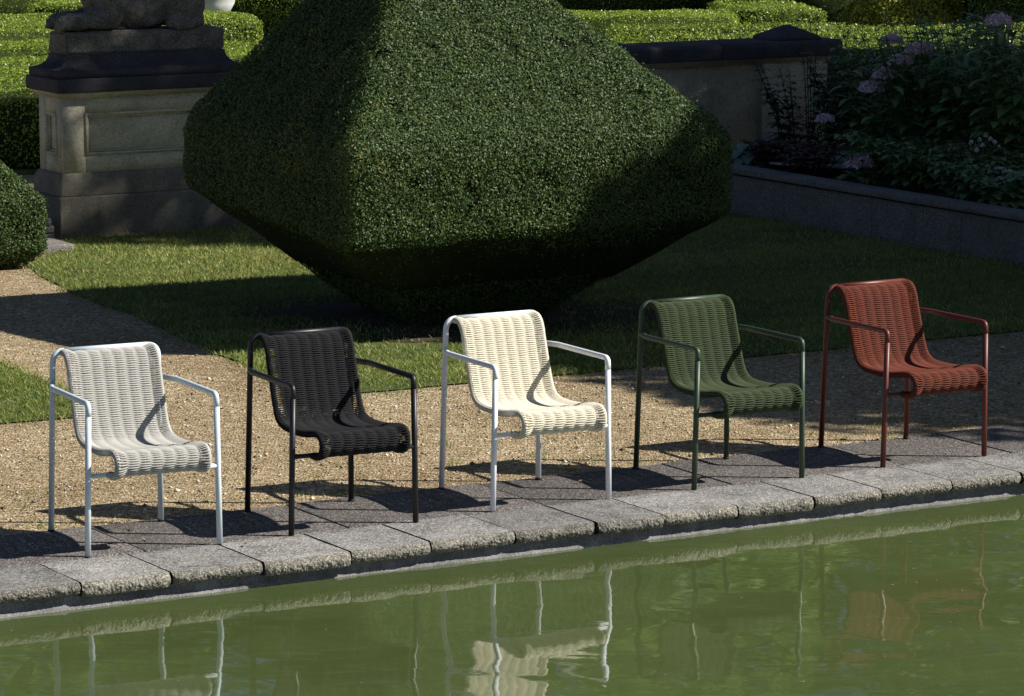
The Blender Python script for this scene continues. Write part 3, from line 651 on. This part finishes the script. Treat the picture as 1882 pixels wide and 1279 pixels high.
# ================================================================ FLOWER BED PLANTS
def umbel(c, r, mat, parent, name='flower_head', n=520, flat=.75, L=.022):
    U = unit(RNG.normal(size=(n, 3))); U[:, 2] = np.abs(U[:, 2])*1.0-.25
    lum = 1+.22*np.sin(U[:, :1]*7+c[0])*np.sin(U[:, 1:2]*8)
    P = np.array(c)[None]+U*np.array([r, r, r*flat])*lum*(.75+.25*RNG.random((n, 1))); return leaves(name, P, U, L, .75, M[mat], parent, 1.3)
def tall_perennial(px, py, Y, h, nst, label, heads=(), leaf='bigleaf', L=.2, spread=.3, whorl=4, gap=.12, wid=.3, seed=0, droop=.45, headmat='mauve', hr=.1, group=None, name='tall_perennial', cat='plant', z0=BEDZ, lowleaf=.15):
    base = at(px, py, Y); base.z = z0; rnd = random.Random(seed)
    root = thing(name, label, cat, base, 0, group); st = MB(); lf = MB(); tops = []
    for k in range(nst):
        a = rnd.uniform(0, 6.28); r = spread*rnd.random()**.5; hh = h*rnd.uniform(.72, 1.0)
        p0 = Vector((.3*r*math.cos(a), .3*r*math.sin(a), -.02)); p2 = Vector((r*math.cos(a), r*math.sin(a), hh)); 
        if k < len(heads):
            q = at(*heads[k]); p2 = q-base
        p1 = p0.lerp(p2, .5)+Vector((-.04*math.cos(a), -.04*math.sin(a), .05)); P = [p0*(1-q)**2+p1*2*q*(1-q)+p2*q*q for q in [i/8 for i in range(9)]]
        st.tube(P, [.006-.003*i/8 for i in range(9)], 5); Lh = p2.z
        q = lowleaf; rot = rnd.uniform(0, 6)
        while q < .97:
            p = p0*(1-q)**2+p1*2*q*(1-q)+p2*q*q; sz = L*(1.05-.55*q**2)*rnd.uniform(.8, 1.15)
            for w in range(whorl):
                b = rot+w*2*math.pi/whorl+rnd.uniform(-.3, .3); lf.leaf(p, (math.cos(b), math.sin(b), rnd.uniform(.05, .55)), (0, 0, 1), sz, sz*wid, droop*rnd.uniform(.6, 1.5), rnd.random())
            q += gap/Lh*rnd.uniform(.8, 1.2); rot += .8
        tops.append(p2)
    st.build('stems', M['stem'], root); lf.build('foliage', M[leaf], root)
    for k in range(len(heads)): umbel(tops[k]+Vector((0, 0, .01)), hr*rnd.uniform(.85, 1.15), headmat, root)
    return root
tall_perennial(1610, 300, 28.6, 1.0, 12, 'tall pink topped perennial at the left side of the big leafy clump', [(1625, 140, 28.2), (1640, 78, 28.5), (1602, 165, 28.2), (1655, 115, 28.2), (1690, 95, 28.2)], seed=1, spread=.4, L=.2, gap=.10)
tall_perennial(1700, 290, 28.2, 1.1, 20, 'broad leafy perennial clump without flowers in the middle of the bed', [], seed=2, spread=.55, L=.25, gap=.1, lowleaf=.35)
tall_perennial(1800, 290, 27.9, 1.28, 22, 'tallest leafy perennial at the right with one pink head at the top edge', [(1835, 42, 27.5)], seed=3, spread=.6, L=.26, gap=.1, lowleaf=.32)
tall_perennial(1880, 330, 27.2, 1.2, 20, 'dense leafy perennial cut off by the right picture edge', [], seed=4, spread=.55, L=.26, gap=.1, lowleaf=.25)
tall_perennial(1760, 230, 29.6, 1.15, 20, 'dark leafy perennial standing behind the tallest clump', [], seed=14, spread=.6, L=.24, gap=.11)
tall_perennial(1660, 250, 29.8, .95, 16, 'leafy perennial at the back of the bed behind the pink topped one', [], seed=15, spread=.5, L=.22, gap=.11)
tall_perennial(1850, 240, 29.0, 1.2, 18, 'leafy perennial at the back of the bed near the right edge', [], seed=16, spread=.6, L=.25, gap=.11)
tall_perennial(1520, 310, 28.5, .62, 5, 'small perennial with one bright pink head in front of the wall pier', [(1516, 222, 28.4)], seed=5, spread=.2, L=.13, hr=.085)
tall_perennial(1580, 345, 27.4, .4, 9, 'low perennial with mauve head drooping over the planter edge', [(1578, 303, 27.3)], seed=6, spread=.25, L=.17, hr=.1)
tall_perennial(1465, 280, 29.2, .75, 9, 'blackish ferny plant in front of the garden wall', [], leaf='darkleaf', seed=7, spread=.36, L=.15, whorl=5, gap=.065, wid=.32)
tall_perennial(1560, 250, 29.6, .85, 14, 'second blackish ferny plant at the end of the wall', [], leaf='darkleaf', seed=8, spread=.42, L=.16, whorl=5, gap=.065, wid=.35)
tall_perennial(1420, 300, 28.7, .22, 20, 'low dark red foliage plant between hosta and ferny plant', [], leaf='redleaf', seed=9, spread=.32, L=.1, whorl=4, gap=.045, wid=.6)
tall_perennial(1490, 320, 28.0, .24, 22, 'second low dark red foliage plant behind the planter edge', [], leaf='redleaf', seed=19, spread=.36, L=.1, whorl=4, gap=.045, wid=.6)
tall_perennial(1700, 350, 27.2, .36, 24, 'mid green bushy plant in the middle of the planter front', [], leaf='bigleaf', seed=10, spread=.5, L=.16, whorl=4, gap=.06, wid=.42)
tall_perennial(1640, 335, 27.9, .34, 20, 'mid green low plant left of the bushy one', [], leaf='bigleaf', seed=13, spread=.45, L=.17, whorl=4, gap=.06, wid=.4)
tall_perennial(1775, 352, 26.5, .3, 26, 'lighter green bushy plant below the white buds', [], leaf='limeleaf', seed=11, spread=.42, L=.11, whorl=4, gap=.045, wid=.6)
tall_perennial(1860, 375, 26.0, .28, 28, 'soft green geranium spilling to the planter coping at the right edge', [], leaf='limeleaf', seed=12, spread=.42, L=.11, whorl=4, gap=.045, wid=.75)
tall_perennial(1830, 330, 26.9, .34, 18, 'mid green plant behind the pale sedum heads', [], leaf='bigleaf', seed=17, spread=.45, L=.15, whorl=4, gap=.06, wid=.45)
def hosta(px, py, Y, r, n, label, seed):
    base = at(px, py, Y); base.z = BEDZ; root = thing('hosta', label, 'plant', base); rnd = random.Random(seed); lf = MB(); st = MB()
    for k in range(n):
        a = rnd.uniform(0, 6.28); d = Vector((math.cos(a), math.sin(a), rnd.uniform(.2, 1.1))).normalized(); p = d*r*rnd.uniform(.25, .75)
        st.tube([(0, 0, -.02), p*.6, p], .004, 4); sz = r*rnd.uniform(.55, .85); lf.leaf(p, (d.x, d.y, d.z*.4), (0, 0, 1), sz, sz*.55, .7, rnd.random(), 4)
    st.build('stems', M['stem'], root); lf.build('foliage', M['hosta'], root)
hosta(1385, 300, 28.9, .26, 34, 'blue green hosta at the left end of the flower bed', 3)
hosta(1345, 285, 29.2, .22, 24, 'blue green hosta half hidden behind the topiary right corner', 4)
def stalks(px, py, Y, pts, label, mat, r, seed, name, flat=.9, n=40, L=.012):
    base = at(px, py, Y); base.z = BEDZ; root = thing(name, label, 'flower', base); st = MB(); rnd = random.Random(seed); tops = []
    for q in pts:
        p = at(*q)-base; st.tube([(p.x*.25, p.y*.25, -.02), (p.x*.6, p.y*.6, p.z*.55), p], [.005, .004, .003], 5); tops.append(p)
        for k in range(4): a = rnd.uniform(0, 6.28); st.leaf((p.x*.4, p.y*.4, p.z*(.1+.12*k)), (math.cos(a), math.sin(a), .6), (0, 0, 1), .09, .02, .4)
    st.build('stems', M['stem'], root)
    for p in tops: umbel(p, r, mat, root, 'flower_head', n, flat, L)
stalks(1812, 320, 26.8, [(1785, 262, 26.8), (1800, 258, 26.9), (1806, 268, 26.7), (1820, 256, 26.8), (1828, 262, 26.7), (1836, 272, 26.9), (1795, 276, 26.8), (1812, 250, 27.0)], 'upright stalks with small white buds right of the leafy clump', 'bud', .016, 1, 'white_flower', 1.8, 30)
stalks(1850, 345, 26.2, [(1838, 310, 26.2), (1852, 315, 26.1), (1866, 318, 26.1), (1840, 328, 26.0), (1872, 328, 26.0), (1856, 326, 26.2)], 'flat pale pink sedum heads near the right edge', 'pinkhead', .042, 2, 'sedum', .35, 90, .014)
stalks(1490, 250, 29.5, [(1474, 60, 29.6), (1482, 72, 29.5), (1490, 40, 29.6), (1501, 58, 29.4), (1560, 62, 29.5), (1572, 70, 29.6), (1590, 66, 29.6)], 'thin dark seed stalks standing against the wall cap', 'darkleaf', .014, 3, 'seed_stalks', 3.0, 24)

# ================================================================ SHADE TREES, RIGHT OF THE PICTURE
def tree(label, x, y, c, rad, n, h_trunk, seed, leafL=.2, hole=-.45, airy=None, mat='treeleaf'):
    root = thing('shade_tree', label, 'tree', (x, y, 0), 0, 'big trees right of the garden'); rnd = random.Random(seed); b = MB()
    top = Vector((c[0]-x, c[1]-y, c[2])); b.tube([(0, 0, -.1), (.1, .05, h_trunk*.5), (top.x*.4, top.y*.4, h_trunk), top*1.0, top+Vector((0, 0, rad[2]*.6))], [.38, .3, .26, .15, .04], 10)
    b.build('trunk', M['bark'], root); b = MB()
    for k in range(26):
        d = unit(np.array([[rnd.gauss(0, 1), rnd.gauss(0, 1), rnd.gauss(0, .8)]]))[0]; e = top+Vector(d*np.array(rad)*.88); s = Vector((top.x*.6, top.y*.6, h_trunk+(top.z-h_trunk)*rnd.random()))
        mid = s.lerp(e, .5)+Vector((0, 0, .4)); b.tube([s, mid, e], [.1, .06, .015], 6)
    b.build('limbs', M['bark'], root)
    U = unit(RNG.normal(size=(n, 3))); rr = .35+.65*RNG.random((n, 1))**.45
    P = U*np.array(rad)*rr*(1+.10*fbm(U, 2.6, seed)+.06*fbm(U, 7, seed))[:, None]; P += np.array(top)
    k = fbm(P, .9, seed)+.6*fbm(P, 2.3, seed+2)+.35*RNG.normal(size=n) > hole+(0 if airy is None else 1.35*np.clip((P[:, 2]-airy)/1.5, 0, 1)); P, U = P[k], U[k]
    leaves('crown', P, U*.5+np.array([[0, 0, .7]]), leafL, .6, M[mat], root, 1.2); return root
tree('broad leafy tree outside the right edge shading the lawn', 10.6, 21.6, (10.45, 22.5, 5.2), (3.1, 4.6, 3.0), 52000, 2.2, 11, .2, -1.3)
tree('tall leafy tree outside the right edge shading wall and pedestal', 11.2, 27.0, (10.8, 27.9, 9.8), (3.2, 2.9, 6.0), 52000, 3.4, 12, .2, -.75, 9.2)

tree('leafy tree outside the right edge behind the flower bed', 13.2, 31.4, (12.8, 32.0, 6.8), (3.2, 2.0, 4.2), 34000, 2.6, 13, .2, -1.0)
for k, (x, y, r, h) in enumerate([(-34, 80, 7, 20), (-22, 76, 6.5, 22), (-11, 79, 6.5, 21), (0, 77, 6.5, 23), (11, 80, 7, 21), (22, 77, 6.5, 22), (33, 79, 7, 23)]):
    t = tree('tall tree in the wood closing the garden, seen only mirrored in the pool', x, y, (x+.5, y, h*.52), (r, 5.5, h*.46), 16000, 5, 30+k, .5, -.9, None, 'limetree')
    t['group'] = 'wood behind the parterre'

# ================================================================ CHAIRS
def make_chair():
    root = thing('woven_armchair', 'x', 'chair', (0, 0, 0))
    RT = .0131
    def leg(name, pts, r=.04, foot=None):
        b = MB(); b.tube(fillet(pts, r), RT, 12); o = b.build(name, None, root, True)
        f = MB(); p = Vector(foot); f.tube([p+Vector((0, 0, .001)), p+Vector((0, 0, .012)), p+Vector((0, 0, .013))], [.0145, .0145, .011], 12); f.build('foot_glide', M['rubber'], o, True); return o
    for s in (-1, 1):
        # rear leg: foot up to the rounded shoulder of the top rail
        foot = Vector((-.585, s*.257, 0)); top = Vector((-.558, s*.244, .80)); d = (foot-top).normalized(); a = top+d*.06; P = fillet([foot, top, (-.558, s*.1, .80)], .055, 10)[:-1]
        leg('leg', [foot+(top-foot)*.008], .04, foot) if False else None
        b = MB(); b.tube(P, [RT+.003, RT][0:1]*1+[RT]*(len(P)-1) if False else RT, 12); o = b.build('leg', None, root, True)
        f = MB(); f.tube([foot+Vector((0, 0, .0)), foot+Vector((0, 0, .006)), foot+Vector((0, 0, .009))], [.0150, .0154, .0140], 12); f.build('foot_glide', M['rubber'], o, True)
        # front leg up to the bend, armrest with the bend
        fb = Vector((0, s*.301, 0)); fc = Vector((.007, s*.29, .656)); br = .05
        up = (fc-fb).normalized(); j = fc-up*br*1.05
        b = MB(); b.tube([fb+Vector((0, 0, .002)), fb.lerp(j, .5), j], RT, 12); o = b.build('leg', None, root, True)
        f = MB(); f.tube([fb, fb+Vector((0, 0, .006))], [.0126, .0128], 12); f.build('foot_glide', M['rubber'], o, True)
        b = MB(); ar = fillet([j, fc, (-.455, s*.288, .656), (-.563, s*.247, .656)], [br, .07], 9); b.tube(ar, RT, 12); b.build('armrest', None, root, True)
    b = MB(); b.tube([(-.558, -.1, .80), (-.558, -.19, .80)][::-1]+[(-.558, 0, .80), (-.558, .19, .80)] if False else [(-.558, -.195, .80), (-.558, 0, .80), (-.558, .195, .80)], RT*1.002, 12); b.build('top_rail', None, root, True)
    b = MB(); b.tube([(.0036, -.293, .346), (.0036, 0, .346), (.0036, .293, .346)], .0105, 12); b.build('stretcher', None, root, True)
    # side profile of the woven shell, spline through the measured points
    K = [(-.549, .7925), (-.528, .795), (-.502, .791), (-.478, .772), (-.459, .737), (-.445, .69), (-.408, .58), (-.376, .495), (-.345, .452), (-.29, .430), (-.19, .424), (-.076, .430), (.04, .447), (.088, .446), (.118, .425), (.122, .39), (.100, .360), (.055, .347), (.01, .346)]
    pts = []
    for i in range(len(K)-1):
        p0, p1, p2, p3 = [np.array(K[max(0, min(len(K)-1, i+k))]) for k in (-1, 0, 1, 2)]
        for q in np.linspace(0, 1, 12, endpoint=False): pts.append(.5*((2*p1)+(-p0+p2)*q+(2*p0-5*p1+4*p2-p3)*q*q+(-p0+3*p1-3*p2+p3)*q**3))
    pts.append(np.array(K[-1])); pts = np.array(pts); ds = np.r_[0, np.cumsum(np.linalg.norm(np.diff(pts, axis=0), axis=1))]; LEN = ds[-1]
    def prof(q): return np.stack([np.interp(q, ds, pts[:, 0]), np.interp(q, ds, pts[:, 1])], -1)
    def pn(q):
        e = .006; d = prof(np.minimum(q+e, LEN))-prof(np.maximum(q-e, 0)); d /= np.linalg.norm(d, axis=-1, keepdims=True)
        return np.stack([-d[..., 1], d[..., 0]], -1)      # towards the sitter
    HW = .205; CW = .054
    # side rails wrapped in cord
    for s in (-1, 1):
        n = 690; q = np.linspace(.0, LEN, n); c = prof(q); nn = pn(q); r = .0128+.0017*np.cos(np.arange(n)*2*np.pi/3.0)
        sd = 10; a = 2*np.pi*np.arange(sd)/sd
        V = np.zeros((n, sd, 3)); V[..., 0] = c[:, None, 0]+nn[:, None, 0]*np.cos(a)*r[:, None]; V[..., 2] = c[:, None, 1]+nn[:, None, 1]*np.cos(a)*r[:, None]; V[..., 1] = s*HW+np.sin(a)*r[:, None]
        i = np.arange(n-1)[:, None]*sd; j = np.arange(sd)[None]; F = np.stack([i+j, i+(j+1) % sd, i+sd+(j+1) % sd, i+sd+j], -1).reshape(-1, 4)
        link('wrapped_rail', mesh_np('wrapped_rail', V.reshape(-1, 3), F, True), None, root)
    # cord rows
    PITCH_ = .0050; rows = int(LEN/PITCH_); nv = 61; v = np.linspace(-HW, HW, nv); sd = 5; a = 2*np.pi*np.arange(sd)/sd; VV = []; FF = []; rc = .0031; base = 0
    ed = np.clip((np.abs(v)-.162)/(HW-.162), 0, 1)
    w = np.where(np.abs(v) < .162, np.sin(np.pi*v/CW)*.0031, np.sign(v)*np.sin(np.pi*3+np.pi*.5*ed)*.0138)
    jr = np.random.default_rng(5)
    for k in range(rows):
        q0 = (k+.5)*PITCH_; sg = 1 if k % 2 else -1
        jit = jr.normal(size=7)*.0005; qq = q0+np.interp(np.linspace(0, 6, nv), np.arange(7), jit)
        # rows of both layers crowd together at the columns
        c = prof(np.clip(qq, 0, LEN)); nn = pn(np.clip(qq, 0, LEN)); off = w*sg
        ctr = np.stack([c[:, 0]+nn[:, 0]*off, v, c[:, 1]+nn[:, 1]*off], 1)
        tg = np.gradient(ctr, axis=0); tg = unit(tg); n3 = np.stack([nn[:, 0], 0*v, nn[:, 1]], 1); n3 = unit(n3-tg*(n3*tg).sum(1, keepdims=True)); b3 = np.cross(tg, n3)
        wide = 1.0+.3*np.abs(w)/.0031*(np.abs(v) < .162)      # cords lie flatter and wider over a column
        V = ctr[:, None]+n3[:, None]*(np.cos(a)*rc)[None, :, None]+b3[:, None]*(np.sin(a)*rc)[None, :, None]*wide[:, None, None]
        i = np.arange(nv-1)[:, None]*sd; j = np.arange(sd)[None]; F = np.stack([i+j, i+(j+1) % sd, i+sd+(j+1) % sd, i+sd+j], -1).reshape(-1, 4)
        VV.append(V.reshape(-1, 3)); FF.append(F+base); base += nv*sd
    link('woven_seat', mesh_np('woven_seat', np.concatenate(VV), np.concatenate(FF), True), None, root)
    # warp cords running down the columns
    b = MB(); q = np.linspace(.012, LEN-.01, 90); c = prof(q)
    for k in range(-3, 3):
        vv = (k+.5)*CW; b.tube([(c[i, 0], vv, c[i, 1]) for i in range(len(q))], .0028, 5)
    b.build('warp_cords', None, root, True)
    return root
def cord_mat(name, col, var=.12):
    m = NT(name); n = m.noise(260, 2, .6); big = m.noise(9, 3, .6)
    c = m.mix(m.ramp(n, [(.3, 0), (.75, 1)]), tuple(x*(1-var*1.6) for x in col), tuple(min(1, x*(1+var)) for x in col))
    c = m.mix(m.ramp(big, [(.4, 0), (.75, .18)]), c, tuple(x*.75 for x in col))
    m.bsdf(c, .8, m.bump(n, .0008, .6), .25); return m.m
CH = [
    ('grey beige rope armchair with pale blue grey frame at the left end', (-1.53, 15.774, 26.476), (.62, .72, .78), (.48, .47, .44)),
    ('black rope armchair with black frame on the pool edge', (-.695, 16.232, 27.23), (.008, .008, .012), (.012, .012, .015)),
    ('cream rope armchair with white frame on the pool edge', (.178, 16.77, 28.58), (.85, .88, .93), (.75, .70, .57)),
    ('olive green rope armchair with dark green frame on the pool edge', (1.106, 17.30, 29.85), (.034, .062, .034), (.045, .063, .028)),
    ('rust red rope armchair with red frame at the right end', (2.037, 17.869, 29.896), (.125, .024, .016), (.135, .032, .017))]
proto = make_chair(); PARTS = list(proto.children)
def paint(o, fm, cm):
    m = {'woven_seat': cm, 'wrapped_rail': cm, 'warp_cords': cm}.get(o.name.split('.')[0], fm)
    if not o.data.materials: o.data.materials.append(None)
    o.material_slots[0].link = 'OBJECT'; o.material_slots[0].material = m
for i, (label, (x, y, a), fc, cc) in enumerate(CH):
    if i == 0: r = proto; kids = PARTS
    else:
        r = proto.copy(); COL.objects.link(r); kids = []
        for p in PARTS:
            c = p.copy(); COL.objects.link(c); c.parent = r; kids.append(c)
            for g in p.children: d = g.copy(); COL.objects.link(d); d.parent = c
    r.location = (x, y, 0); r.rotation_euler = (0, 0, R(a-90)); tag(r, label, 'chair', 'woven armchairs lined up along the pool edge')
    colname = ['pale blue grey', 'black', 'white', 'dark green', 'rust red'][i]
    fm = mat_plain(colname+' frame lacquer', fc, .45, .5, .05, 60); cm = cord_mat(['grey beige', 'black', 'cream', 'olive', 'rust'][i]+' cord', cc)
    for c in kids: paint(c, fm, cm)
